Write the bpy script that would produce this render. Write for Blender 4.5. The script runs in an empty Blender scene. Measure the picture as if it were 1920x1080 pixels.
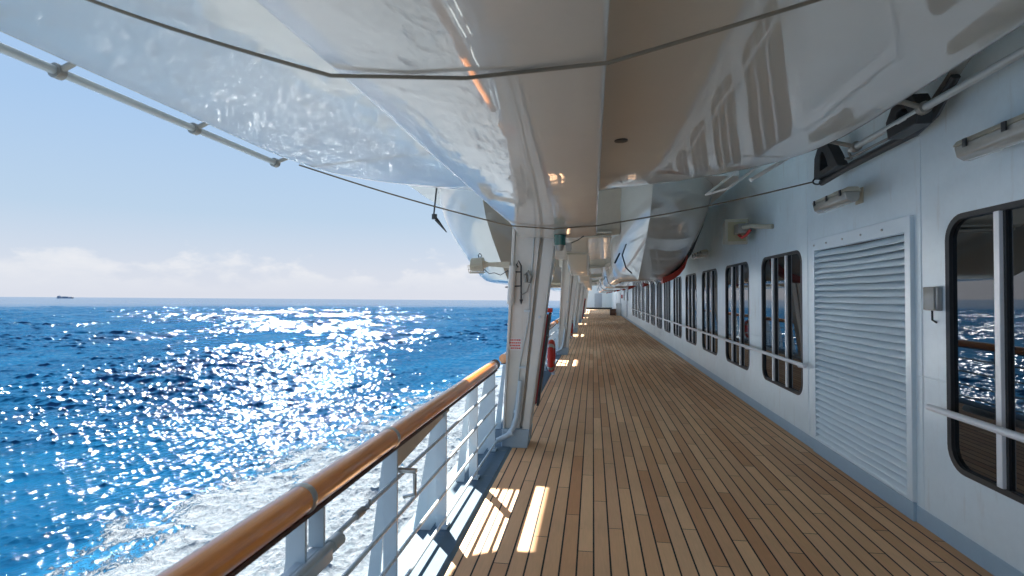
import bpy, bmesh, math, random
import numpy as np
from mathutils import Vector, Matrix
random.seed(7); rng = np.random.default_rng(7)
R = math.radians
C = bpy.context.scene
col = C.collection

# ------------------------------------------------------------------ camera
EYE = Vector((0, 0, 1.8))
F, VX, VY = 1000.0, 1112.0, 555.0            # focal length and the ship's vanishing point, for a 1920 wide frame
cam = bpy.data.cameras.new('camera'); co = bpy.data.objects.new('camera', cam); col.objects.link(co)
v = Vector((VX-960, F, -(VY-540))).normalized()
u = Vector((0, -v.z, v.y)).normalized(); r_ = v.cross(u)
M = Matrix((r_, v, u)).transposed()          # camera(x right, y forward, z up) <- ship axes
Mi = M.transposed()
right, fwd, up = Mi @ Vector((1, 0, 0)), Mi @ Vector((0, 1, 0)), Mi @ Vector((0, 0, 1))
co.matrix_world = Matrix(((right.x, up.x, -fwd.x, EYE.x), (right.y, up.y, -fwd.y, EYE.y), (right.z, up.z, -fwd.z, EYE.z), (0, 0, 0, 1)))
cam.sensor_width = 36; cam.lens = F/1920*36; cam.clip_start = 0.05; cam.clip_end = 80000
cam.dof.use_dof = True; cam.dof.focus_distance = 7.0; cam.dof.aperture_fstop = 3.2
C.camera = co

# ------------------------------------------------------------------ light
SUN_AZ, SUN_EL = R(31), R(42.5)              # azimuth to port of the bow
sd = Vector((-math.sin(SUN_AZ)*math.cos(SUN_EL), math.cos(SUN_AZ)*math.cos(SUN_EL), math.sin(SUN_EL)))
sl = bpy.data.lights.new('sun', 'SUN'); sl.energy = 5.0; sl.angle = R(0.53); sl.color = (1, .94, .86)
so = bpy.data.objects.new('sun', sl); col.objects.link(so); so.rotation_euler = sd.to_track_quat('Z', 'Y').to_euler()
so.location = (-20, 30, 40)

world = bpy.data.worlds.new('World'); C.world = world; world.use_nodes = True
nt = world.node_tree; N, L = nt.nodes, nt.links
N.clear()
out = N.new('ShaderNodeOutputWorld'); bg = N.new('ShaderNodeBackground'); L.new(bg.outputs[0], out.inputs[0])
sky = N.new('ShaderNodeTexSky'); sky.sky_type = 'NISHITA'; sky.sun_disc = False
sky.sun_elevation = SUN_EL; sky.sun_rotation = -SUN_AZ
sky.air_density = 1.0; sky.dust_density = 0.6; sky.ozone_density = 1.6
def wmath(op, a, b=None, c=None, clamp=False):
    n = N.new('ShaderNodeMath'); n.operation = op; n.use_clamp = clamp
    for i, q in enumerate((a, b, c)):
        if q is None: continue
        if isinstance(q, (int, float)): n.inputs[i].default_value = q
        else: L.new(q, n.inputs[i])
    return n.outputs[0]
tc = N.new('ShaderNodeTexCoord'); sep = N.new('ShaderNodeSeparateXYZ'); L.new(tc.outputs['Generated'], sep.inputs[0])
az = wmath('ARCTAN2', sep.outputs[0], sep.outputs[1]); el = wmath('ARCSINE', sep.outputs[2])
cmb = N.new('ShaderNodeCombineXYZ'); L.new(wmath('MULTIPLY', az, 1.0), cmb.inputs[0]); L.new(wmath('MULTIPLY', el, 2.2), cmb.inputs[1])
n1 = N.new('ShaderNodeTexNoise'); n1.noise_dimensions = '2D'; n1.inputs['Scale'].default_value = 5.5; n1.inputs['Detail'].default_value = 2; L.new(cmb.outputs[0], n1.inputs[0])
n2 = N.new('ShaderNodeTexNoise'); n2.noise_dimensions = '2D'; n2.inputs['Scale'].default_value = 22; n2.inputs['Detail'].default_value = 7; n2.inputs['Roughness'].default_value = .62; L.new(cmb.outputs[0], n2.inputs[0])
top = wmath('ADD', wmath('MULTIPLY', wmath('SUBTRACT', n1.outputs[0], .5), .13), wmath('MULTIPLY', wmath('SUBTRACT', n2.outputs[0], .5), .075))
top = wmath('ADD', top, .052)
cl = wmath('MULTIPLY', wmath('SUBTRACT', top, el), 45.0, clamp=True)
base = wmath('MULTIPLY', wmath('SUBTRACT', el, .004), 26.0, clamp=True)
lum = wmath('MULTIPLY', wmath('MULTIPLY', cl, wmath('MULTIPLY_ADD', n2.outputs[0], 1.1, .1, clamp=True)), wmath('MULTIPLY', base, .75))
ramp = N.new('ShaderNodeValToRGB'); L.new(wmath('MULTIPLY', el, 1/R(60), clamp=True), ramp.inputs[0])
RS = [(0, (5.3, 5.5, 6.1)), (.04, (5.05, 5.4, 6.1)), (.13, (3.75, 4.85, 6.1)), (.28, (2.95, 4.35, 6.3)), (.45, (2.75, 4.1, 6.3)), (1, (1.7, 2.8, 5.0))]
for i_, (p_, c_) in enumerate(RS):
    e_ = ramp.color_ramp.elements[i_] if i_ < 2 else ramp.color_ramp.elements.new(p_)
    e_.position = p_; e_.color = (c_[0]/8, c_[1]/8, c_[2]/8, 1)
rsc = N.new('ShaderNodeVectorMath'); rsc.operation = 'SCALE'; L.new(ramp.outputs[0], rsc.inputs[0]); rsc.inputs['Scale'].default_value = 1.80
hz = wmath('POWER', wmath('SUBTRACT', 1.0, wmath('MULTIPLY', el, 3.2, clamp=True)), 3.0)
tint = N.new('ShaderNodeMixRGB'); tint.blend_type = 'MULTIPLY'; tint.inputs[0].default_value = 1; tint.inputs[2].default_value = (0.90, 1.0, 1.06, 1)
L.new(sky.outputs[0], tint.inputs[1])
hmix = N.new('ShaderNodeMixRGB'); L.new(wmath('SUBTRACT', 1.0, wmath('MULTIPLY', wmath('SUBTRACT', el, R(29), clamp=True), 4.0), clamp=True), hmix.inputs[0]); L.new(tint.outputs[0], hmix.inputs[1]); L.new(rsc.outputs[0], hmix.inputs[2])
cmix = N.new('ShaderNodeMixRGB'); L.new(lum, cmix.inputs[0]); L.new(hmix.outputs[0], cmix.inputs[1]); cmix.inputs[2].default_value = (1.46, 1.47, 1.51, 1)
L.new(cmix.outputs[0], bg.inputs[0]); bg.inputs[1].default_value = 0.10

C.view_settings.view_transform = 'Standard'; C.view_settings.look = 'None'
C.view_settings.exposure = 2.6; C.view_settings.gamma = 1; C.view_settings.use_curve_mapping = False
C.cycles.use_denoising = True
C.cycles.denoising_prefilter = 'ACCURATE'; C.cycles.denoising_input_passes = 'RGB_ALBEDO_NORMAL'
C.cycles.max_bounces = 10; C.cycles.diffuse_bounces = 8; C.cycles.glossy_bounces = 4
C.cycles.sample_clamp_indirect = 6; C.cycles.caustics_reflective = True; C.cycles.blur_glossy = 1.0; C.cycles.sample_clamp_direct = 0
C.cycles.use_adaptive_sampling = False

# ------------------------------------------------------------------ materials
MATS = {}
class NT:
    def __init__(s, name):
        s.m = bpy.data.materials.new(name); s.m.use_nodes = True; s.t = s.m.node_tree; s.n = s.t.nodes; s.l = s.t.links
        s.p = s.n['Principled BSDF']; MATS[name] = s.m
    def new(s, k, **kw):
        x = s.n.new('ShaderNode'+k)
        for a, b in kw.items(): setattr(x, a, b)
        return x
    def set(s, sock, v):
        if isinstance(v, (int, float, tuple)): sock.default_value = v
        else: s.l.new(v, sock)
    def math(s, op, a, b=None, c=None, clamp=False):
        x = s.new('Math', operation=op, use_clamp=clamp)
        for i, q in enumerate((a, b, c)):
            if q is not None: s.set(x.inputs[i], q)
        return x.outputs[0]
    def noise(s, vec, scale, detail=3, rough=.5, dim='3D', dist=0):
        x = s.new('TexNoise', noise_dimensions=dim); x.inputs['Scale'].default_value = scale; x.inputs['Detail'].default_value = detail
        x.inputs['Roughness'].default_value = rough; x.inputs['Distortion'].default_value = dist
        if vec is not None: s.l.new(vec, x.inputs['Vector'])
        return x.outputs[0]
    def mix(s, f, a, b, blend='MIX'):
        x = s.new('MixRGB', blend_type=blend); s.set(x.inputs[0], f); s.set(x.inputs[1], a); s.set(x.inputs[2], b); return x.outputs[0]
    def bump(s, h, dist, strength=1.0, normal=None):
        x = s.new('Bump'); x.inputs['Strength'].default_value = strength; x.inputs['Distance'].default_value = dist; s.l.new(h, x.inputs['Height'])
        if normal is not None: s.l.new(normal, x.inputs['Normal'])
        return x.outputs[0]
    def mapping(s, vec, scale):
        x = s.new('Mapping'); x.inputs['Scale'].default_value = scale; s.l.new(vec, x.inputs[0]); return x.outputs[0]
    def pos(s): return s.new('NewGeometry').outputs['Position']
def c4(c, k=1.0): return (c[0]*k, c[1]*k, c[2]*k, 1)

def paint(name, c, rough=.35, metal=0.0, coat=0.0, var=.10, wav=0.0, wscale=1.5, grit=0.0, spec=.5, dirt=None, dirt_amt=.5, coat_rough=.03, coat_ior=1.5):
    t = NT(name); P = t.pos()
    a = t.noise(P, 1.7, 5, .6); b = t.noise(P, 19, 4, .6)
    f = t.math('ADD', t.math('MULTIPLY', a, .65), t.math('MULTIPLY', b, .35))
    k = t.math('MULTIPLY_ADD', t.math('SUBTRACT', f, .5), 2.4, .5, clamp=True)
    colr = t.mix(k, c4(c, 1-var), c4(c, 1+var*.6))
    if dirt:
        st = t.noise(t.mapping(P, (5, 5, .7)), 2.2, 6, .65)
        colr = t.mix(t.math('MULTIPLY', t.math('MULTIPLY_ADD', st, 6.0, -3.45, clamp=True), dirt_amt), colr, c4(dirt))
    t.set(t.p.inputs['Base Color'], colr)
    t.set(t.p.inputs['Roughness'], t.math('MULTIPLY_ADD', b, .12, rough-.06, clamp=True))
    t.p.inputs['Metallic'].default_value = metal
    t.p.inputs['Specular IOR Level'].default_value = spec
    t.p.inputs['Coat Weight'].default_value = coat; t.p.inputs['Coat IOR'].default_value = coat_ior; t.p.inputs['Coat Roughness'].default_value = coat_rough
    nrm = None
    if wav:
        nrm = t.bump(t.noise(P, wscale, 2, .45), wav)
        if coat: t.l.new(nrm, t.p.inputs['Coat Normal'])
    if grit: nrm = t.bump(t.noise(P, 160, 3), grit, normal=nrm)
    if nrm is not None: t.l.new(nrm, t.p.inputs['Normal'])
    return t.m

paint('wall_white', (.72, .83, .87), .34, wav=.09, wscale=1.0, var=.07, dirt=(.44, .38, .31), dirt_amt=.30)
paint('skirt_blue', (.38, .53, .64), .4, var=.08)
paint('gutter_blue', (.10, .15, .19), .7, spec=.1, var=.12, dirt=(.25, .25, .24))
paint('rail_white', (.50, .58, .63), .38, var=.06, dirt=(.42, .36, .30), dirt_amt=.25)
paint('column_white', (.62, .615, .58), .4, var=.07, dirt=(.46, .38, .29), dirt_amt=.35, wav=.006, wscale=2.5)
paint('trim_white', (.82, .84, .85), .35, var=.04)
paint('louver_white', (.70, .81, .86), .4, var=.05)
paint('gelcoat', (.54, .525, .465), .35, coat=1.0, coat_ior=2.4, coat_rough=.03, var=.05, wav=.0035, wscale=1.6, dirt=(.5, .49, .46), dirt_amt=.2)
paint('gelcoat_keel', (.52, .505, .465), .35, coat=1.0, coat_ior=1.85, coat_rough=.025, var=.06, wav=.006, wscale=1.5, dirt=(.45, .44, .41), dirt_amt=.3)
paint('boat_beige', (.52, .49, .41), .35, coat=.7, coat_rough=.05, var=.08, wav=.01, dirt=(.36, .34, .3))
paint('canopy_grey', (.76, .76, .74), .45, var=.06)
paint('steel', (.50, .50, .48), .35, metal=.85, var=.12)
paint('steel_dull', (.33, .32, .29), .5, metal=.6, var=.2, dirt=(.2, .12, .06))
paint('pipe_grey', (.50, .54, .54), .38, metal=.2, var=.12)
paint('black_iron', (.022, .024, .026), .38, var=.3, grit=.0005)
paint('rope', (.19, .16, .12), .85, var=.3, grit=.002)
paint('red_plastic', (.62, .035, .02), .38, var=.12)
paint('red_dark', (.30, .018, .016), .45, var=.2)
paint('red_fender', (.36, .03, .014), .5, var=.2)
paint('cream_lamp', (.50, .47, .37), .4, var=.1, dirt=(.3, .26, .18))
paint('lamp_glass', (.36, .36, .32), .22, var=.1, coat=.5)
paint('amber_glass', (.42, .37, .22), .3, coat=.4)
paint('green_glass', (.01, .10, .07), .2, coat=.6)
paint('brown_wood', (.09, .035, .018), .5, var=.25)
paint('footing_blue', (.36, .46, .54), .5, var=.12)
paint('far_hull', (.17, .21, .27), .6, var=.1)  # distance haze is mixed into this blue grey
paint('far_house', (.2, .24, .29), .6, var=.1)  # likewise tinted for haze
paint('copper_red', (.40, .12, .07), .5, var=.2)
paint('sign_white', (.72, .72, .72), .4, var=.05)
paint('dark_recess', (.03, .035, .04), .6)
paint('door_blue', (.40, .48, .55), .4)

t = NT('glass')                                   # dark solar glazing
t.p.inputs['Base Color'].default_value = (.006, .009, .011, 1); t.p.inputs['Roughness'].default_value = .015
t.p.inputs['IOR'].default_value = 2.25
t.l.new(t.bump(t.noise(t.pos(), .9, 1, .4), .0016), t.p.inputs['Normal'])

t = NT('teak_deck')
P = t.pos(); sp = t.new('SeparateXYZ'); t.l.new(P, sp.inputs[0])
PW, PL = .112, 1.62
uu = t.math('DIVIDE', sp.outputs[0], PW); ui = t.math('FLOOR', uu); uf = t.math('FRACT', uu)
wn = t.new('TexWhiteNoise', noise_dimensions='1D'); t.l.new(ui, wn.inputs['W'])
off = t.math('ADD', t.math('MULTIPLY', ui, .3757), t.math('MULTIPLY', wn.outputs[0], .10))
vv = t.math('ADD', t.math('DIVIDE', sp.outputs[1], PL), off); vi = t.math('FLOOR', vv); vf = t.math('FRACT', vv)
cb = t.new('CombineXYZ'); t.l.new(ui, cb.inputs[0]); t.l.new(vi, cb.inputs[1])
wc = t.new('TexWhiteNoise', noise_dimensions='2D'); t.l.new(cb.outputs[0], wc.inputs['Vector'])
edge = t.math('ABSOLUTE', t.math('SUBTRACT', uf, .5))                       # .5 at a seam
wob = t.math('MULTIPLY', t.math('SUBTRACT', t.noise(t.mapping(P, (1, .35, 1)), 9, 3), .5), .014)
seam = t.math('GREATER_THAN', t.math('ADD', edge, wob), .447)
vedge = t.math('ABSOLUTE', t.math('SUBTRACT', vf, .5))
butt = t.math('GREATER_THAN', vedge, .4978)
gofs = t.new('CombineXYZ'); t.l.new(t.math('MULTIPLY', wc.outputs[0], 40), gofs.inputs[0]); t.l.new(t.math('MULTIPLY', wc.outputs[0], 90), gofs.inputs[1])
va = t.new('VectorMath', operation='ADD'); t.l.new(P, va.inputs[0]); t.l.new(gofs.outputs[0], va.inputs[1])
grain = t.noise(t.mapping(va.outputs[0], (30, 1.6, 1)), 3.0, 6, .62, dist=.4)
fine = t.noise(t.mapping(va.outputs[0], (60, 4, 1)), 6.0, 3, .6)
c1 = t.mix(wc.outputs[0], (.70, .32, .135, 1), (1.0, .60, .30, 1))
wc2 = t.new('TexWhiteNoise', noise_dimensions='2D'); vb = t.new('VectorMath', operation='ADD'); t.l.new(cb.outputs[0], vb.inputs[0]); vb.inputs[1].default_value = (31.7, 12.3, 0); t.l.new(vb.outputs[0], wc2.inputs['Vector'])
c1 = t.mix(t.math('MULTIPLY', wc2.outputs[0], .35), c1, (.84, .53, .31, 1))
c2 = t.mix(t.math('MULTIPLY_ADD', grain, 1.7, -.45, clamp=True), c1, t.mix(.25, c1, (.26, .15, .08, 1)))
c2 = t.mix(t.math('MULTIPLY', fine, .22), c2, (.62, .47, .32, 1))
stain = t.noise(P, 1.1, 6, .65)
c2 = t.mix(t.math('MULTIPLY_ADD', stain, 2.6, -1.25, clamp=True), c2, t.mix(.24, c2, (.20, .15, .11, 1)))
spots = t.noise(P, 7.5, 4, .7)
c2 = t.mix(t.math('MULTIPLY_ADD', spots, 8.0, -5.5, clamp=True), c2, t.mix(.45, c2, (.08, .06, .05, 1)))
c3 = t.mix(butt, c2, (.045, .035, .028, 1)); c3 = t.mix(seam, c3, (.012, .011, .010, 1))
t.set(t.p.inputs['Base Color'], c3)
t.set(t.p.inputs['Roughness'], t.math('MULTIPLY_ADD', grain, .25, .45)); t.p.inputs['Specular IOR Level'].default_value = .22
h = t.math('SUBTRACT', t.math('MULTIPLY', grain, .25), t.math('MAXIMUM', seam, t.math('MULTIPLY', butt, .7)))
t.l.new(t.bump(h, .0022), t.p.inputs['Normal'])

t = NT('handrail_wood')
P = t.pos(); g = t.noise(t.mapping(P, (26, 1.0, 26)), 2.5, 6, .6, dist=.6)
c = t.mix(t.math('MULTIPLY_ADD', g, 1.8, -.4, clamp=True), (.98, .34, .05, 1), (.68, .20, .028, 1))
t.set(t.p.inputs['Base Color'], c); t.p.inputs['Roughness'].default_value = .30
t.p.inputs['Coat Weight'].default_value = 1.0; t.p.inputs['Coat Roughness'].default_value = .07; t.p.inputs['Coat IOR'].default_value = 1.8
t.l.new(t.bump(g, .0012), t.p.inputs['Normal'])

# sea water with the wash of the hull
t = NT('sea_water')
gp = t.new('TexCoord').outputs['Object']; sp = t.new('SeparateXYZ'); t.l.new(gp, sp.inputs[0])
x, y = sp.outputs[0], sp.outputs[1]
flat = t.new('CombineXYZ'); t.l.new(x, flat.inputs[0]); t.l.new(y, flat.inputs[1]); PX = flat.outputs[0]
r1 = t.noise(t.mapping(PX, (.75, 1.0, 1)), .9, 6, .62, '2D'); rot = t.new('Mapping'); rot.inputs['Rotation'].default_value = (0, 0, R(-27)); t.l.new(PX, rot.inputs[0]); r2 = t.noise(t.mapping(rot.outputs[0], (.4, 1.3, 1)), 3.2, 5, .6, '2D')
edgex = t.math('MULTIPLY_ADD', t.math('MINIMUM', y, 130.0), .085, -31.5)
lo = t.noise(t.mapping(PX, (1, .55, 1)), .085, 3, .55, '2D'); mid = t.noise(t.mapping(PX, (1, .7, 1)), .38, 5, .62, '2D', .6); hi = t.noise(t.mapping(PX, (1, .75, 1)), 2.3, 6, .72, '2D', 1.6)
zone = t.math('ADD', t.math('SUBTRACT', x, edgex), t.math('MULTIPLY', t.math('SUBTRACT', lo, .5), 13.0))
zone = t.math('ADD', zone, t.math('MULTIPLY', t.math('SUBTRACT', mid, .5), 9.0))
zf = t.math('MULTIPLY_ADD', zone, .14, .25, clamp=True)
lace = t.math('ADD', t.math('MULTIPLY', mid, .45), t.math('MULTIPLY', hi, .55))
foam = t.math('MULTIPLY_ADD', t.math('SUBTRACT', t.math('MULTIPLY_ADD', zf, .33, lace), .665), 14.0, 0.0, clamp=True)
foam = t.math('MULTIPLY', foam, t.math('GREATER_THAN', zf, .001))
streak = t.noise(t.mapping(PX, (1.6, .5, 1)), .05, 4, .6, '2D', .5)
cap = t.math('MULTIPLY_ADD', t.math('ADD', t.math('MULTIPLY', t.noise(PX, .22, 4, .65, '2D'), .6), t.math('MULTIPLY', hi, .4)), 14.0, -9.9, clamp=True)
foam = t.math('MAXIMUM', foam, cap)
deep = t.mix(t.math('MULTIPLY_ADD', streak, 2.0, -.5, clamp=True), (.0001, .023, .058, 1), (.0003, .043, .095, 1))
aer = t.math('MULTIPLY', zf, .55)
deep = t.mix(aer, deep, (.02, .16, .30, 1))
t.set(t.p.inputs['Base Color'], t.mix(foam, deep, t.mix(hi, (.03, .08, .11, 1), (.31, .315, .32, 1))))
t.set(t.p.inputs['Roughness'], t.math('MULTIPLY_ADD', foam, .6, .085))
t.p.inputs['IOR'].default_value = 1.25; t.p.inputs['Specular IOR Level'].default_value = 0.0
dist = t.new('VectorMath', operation='LENGTH'); t.l.new(PX, dist.inputs[0]); dist = dist.outputs['Value']
nb = t.bump(t.math('MULTIPLY', r2, t.math('DIVIDE', 45.0, dist, clamp=True)), .05); nb = t.bump(t.math('MULTIPLY', hi, foam), .25, normal=nb)
midw = t.math('MULTIPLY_ADD', dist, 1/350.0, -.35, clamp=True); farw = t.math('MULTIPLY_ADD', dist, 1/900.0, -.7, clamp=True)
nb = t.bump(t.math('MULTIPLY', t.noise(t.mapping(PX, (.7, 1.0, 1)), .55, 4, .6, '2D'), midw), .20, normal=nb)
nb = t.bump(t.math('MULTIPLY', t.noise(t.mapping(PX, (.5, 1.0, 1)), .10, 4, .65, '2D'), farw), .9, normal=nb)
lp = t.new('CombineXYZ'); t.set(lp.inputs[0], t.math('MULTIPLY', t.math('ARCTAN2', x, y), 150.0)); t.set(lp.inputs[1], t.math('MULTIPLY', t.math('LOGARITHM', t.math('MAXIMUM', dist, 1.0), 2.718), 70.0))
nb = t.bump(t.math('MULTIPLY', t.noise(lp.outputs[0], 1.0, 3, .65, '2D'), t.math('MULTIPLY', t.math('MULTIPLY', dist, .0013), t.math('MULTIPLY_ADD', dist, 1/260.0, -.40, clamp=True))), 1.0, normal=nb)   # ripples, coarser with distance as the mesh is
t.l.new(nb, t.p.inputs['Normal'])
gl_ = t.new('BsdfGlossy'); gl_.distribution = 'BECKMANN'; gl_.inputs['Roughness'].default_value = .095; t.l.new(nb, gl_.inputs['Normal']); gl_.inputs['Color'].default_value = (.9, .95, 1, 1)
dt_ = t.new('VectorMath', operation='DOT_PRODUCT'); t.l.new(nb, dt_.inputs[0]); t.l.new(t.new('NewGeometry').outputs['Incoming'], dt_.inputs[1])
sch = t.math('POWER', t.math('SUBTRACT', 1.0, t.math('MAXIMUM', dt_.outputs['Value'], 0.03)), 5.0)
sch = t.math('MULTIPLY_ADD', sch, t.math('MULTIPLY_ADD', farw, .45, .42), .006)
mx_ = t.new('MixShader'); t.set(mx_.inputs[0], t.math('MULTIPLY', sch, t.math('SUBTRACT', 1.0, foam)))
t.l.new(t.p.outputs[0], mx_.inputs[1]); t.l.new(gl_.outputs[0], mx_.inputs[2]); t.l.new(mx_.outputs[0], t.n['Material Output'].inputs[0])

# ------------------------------------------------------------------ mesh helpers
class MB:
    def __init__(s): s.v = []; s.f = []
    def add(s, vs, fs):
        o = len(s.v); s.v += [tuple(q) for q in vs]; s.f += [tuple(i+o for i in f) for f in fs]; return s
    def box(s, x0, x1, y0, y1, z0, z1):
        vs = [(x0,y0,z0),(x1,y0,z0),(x1,y1,z0),(x0,y1,z0),(x0,y0,z1),(x1,y0,z1),(x1,y1,z1),(x0,y1,z1)]
        return s.add(vs, [(0,3,2,1),(4,5,6,7),(0,1,5,4),(1,2,6,5),(2,3,7,6),(3,0,4,7)])
    def hexa(s, b, t_):                     # two quads (4 pts each) bridged
        return s.add(list(b)+list(t_), [(0,3,2,1),(4,5,6,7),(0,1,5,4),(1,2,6,5),(2,3,7,6),(3,0,4,7)])
    def tube(s, pts, r, n=12, caps=True, closed=False):
        pts = [Vector(p) for p in pts]; rs = r if isinstance(r, (list, tuple)) else [r]*len(pts)
        rings = []; m = len(pts); prev = None
        for i, p in enumerate(pts):
            if closed: d = (pts[(i+1) % m]-pts[i-1])
            else: d = pts[min(i+1, m-1)]-pts[max(i-1, 0)]
            d.normalize()
            if prev is None:
                a = Vector((0,0,1)) if abs(d.z) < .9 else Vector((1,0,0)); a = (a-d*a.dot(d)).normalized()
            else: a = (prev-d*prev.dot(d)).normalized()
            prev = a; b = d.cross(a)
            rings.append([p+(a*math.cos(2*math.pi*k/n)+b*math.sin(2*math.pi*k/n))*rs[i] for k in range(n)])
        vs = [q for rg in rings for q in rg]; fs = []
        for i in range(m if closed else m-1):
            j = (i+1) % m
            for k in range(n):
                fs.append((i*n+k, i*n+(k+1) % n, j*n+(k+1) % n, j*n+k))
        if caps and not closed: fs.append(tuple(range(n-1, -1, -1))); fs.append(tuple((m-1)*n+k for k in range(n)))
        return s.add(vs, fs)
    def prism(s, poly, axis, a, b):         # poly of 2D points extruded along axis
        def mk(p, q): return {'x': (q, p[0], p[1]), 'y': (p[0], q, p[1]), 'z': (p[0], p[1], q)}[axis]
        n = len(poly); vs = [mk(p, a) for p in poly]+[mk(p, b) for p in poly]
        return s.add(vs, [tuple(range(n-1,-1,-1)), tuple(range(n, 2*n))]+[(i, (i+1) % n, n+(i+1) % n, n+i) for i in range(n)])
    def ring(s, outer, inner, axis, a, b):  # frame between two outlines of equal count
        def mk(p, q): return {'x': (q, p[0], p[1]), 'y': (p[0], q, p[1]), 'z': (p[0], p[1], q)}[axis]
        n = len(outer); vs = [mk(p, a) for p in outer]+[mk(p, a) for p in inner]+[mk(p, b) for p in outer]+[mk(p, b) for p in inner]
        fs = []
        for i in range(n):
            j = (i+1) % n
            fs += [(i, j, n+j, n+i), (2*n+i, 3*n+i, 3*n+j, 2*n+j), (i, 2*n+i, 2*n+j, j), (n+i, n+j, 3*n+j, 3*n+i)]
        return s.add(vs, fs)
    def grid(s, rows, close=False):
        n = len(rows[0]); m = len(rows); fs = []
        for i in range(m-1):
            for k in range(n if close else n-1):
                fs.append((i*n+k, i*n+(k+1) % n, (i+1)*n+(k+1) % n, (i+1)*n+k))
        return s.add([p for rw in rows for p in rw], fs)
    def build(s, name, mat, parent=None, smooth=35, bevel=0, seg=2, recalc=True):
        me = bpy.data.meshes.new(name); bm = bmesh.new()
        vs = [bm.verts.new(q) for q in s.v]
        for f in s.f:
            try: bm.faces.new([vs[i] for i in f])
            except ValueError: pass
        bmesh.ops.remove_doubles(bm, verts=bm.verts, dist=1e-5)
        if bevel:
            es = [e for e in bm.edges if len(e.link_faces) == 2 and e.calc_face_angle(0) > R(40)]
            bmesh.ops.bevel(bm, geom=es, offset=bevel, segments=seg, affect='EDGES', profile=.5, clamp_overlap=True)
        if recalc: bmesh.ops.recalc_face_normals(bm, faces=bm.faces)
        bm.to_mesh(me); bm.free()
        if smooth:
            me.polygons.foreach_set('use_smooth', [True]*len(me.polygons)); me.set_sharp_from_angle(angle=R(smooth))
        me.materials.append(MATS[mat])
        o = bpy.data.objects.new(name, me); col.objects.link(o)
        if parent: o.parent = parent
        return o
def tag(o, label=None, cat=None, group=None, kind=None):
    if label: o['label'] = label
    if cat: o['category'] = cat
    if group: o['group'] = group
    if kind: o['kind'] = kind
    return o
def thing(name, label, cat, group=None, loc=(0, 0, 0)):
    o = bpy.data.objects.new(name, None); o.empty_display_size = .2; o.location = loc; col.objects.link(o); return tag(o, label, cat, group, 'thing')
def copy_tree(o, parent=None):
    c = o.copy(); col.objects.link(c)
    if parent: c.parent = parent
    for ch in list(o.children): copy_tree(ch, c)
    return c
def rrect(y0, y1, z0, z1, r, n=7):
    pts = []
    for cy_, cz_, a0 in ((y1-r, z1-r, 0), (y0+r, z1-r, 90), (y0+r, z0+r, 180), (y1-r, z0+r, 270)):
        for k in range(n+1):
            a = R(a0+90*k/n); pts.append((cy_+r*math.cos(a), cz_+r*math.sin(a)))
    return pts
def lerp_tab(tab, q):
    xs = [a for a, _ in tab]; ys = [b for _, b in tab]; return float(np.interp(q, xs, ys))

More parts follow.
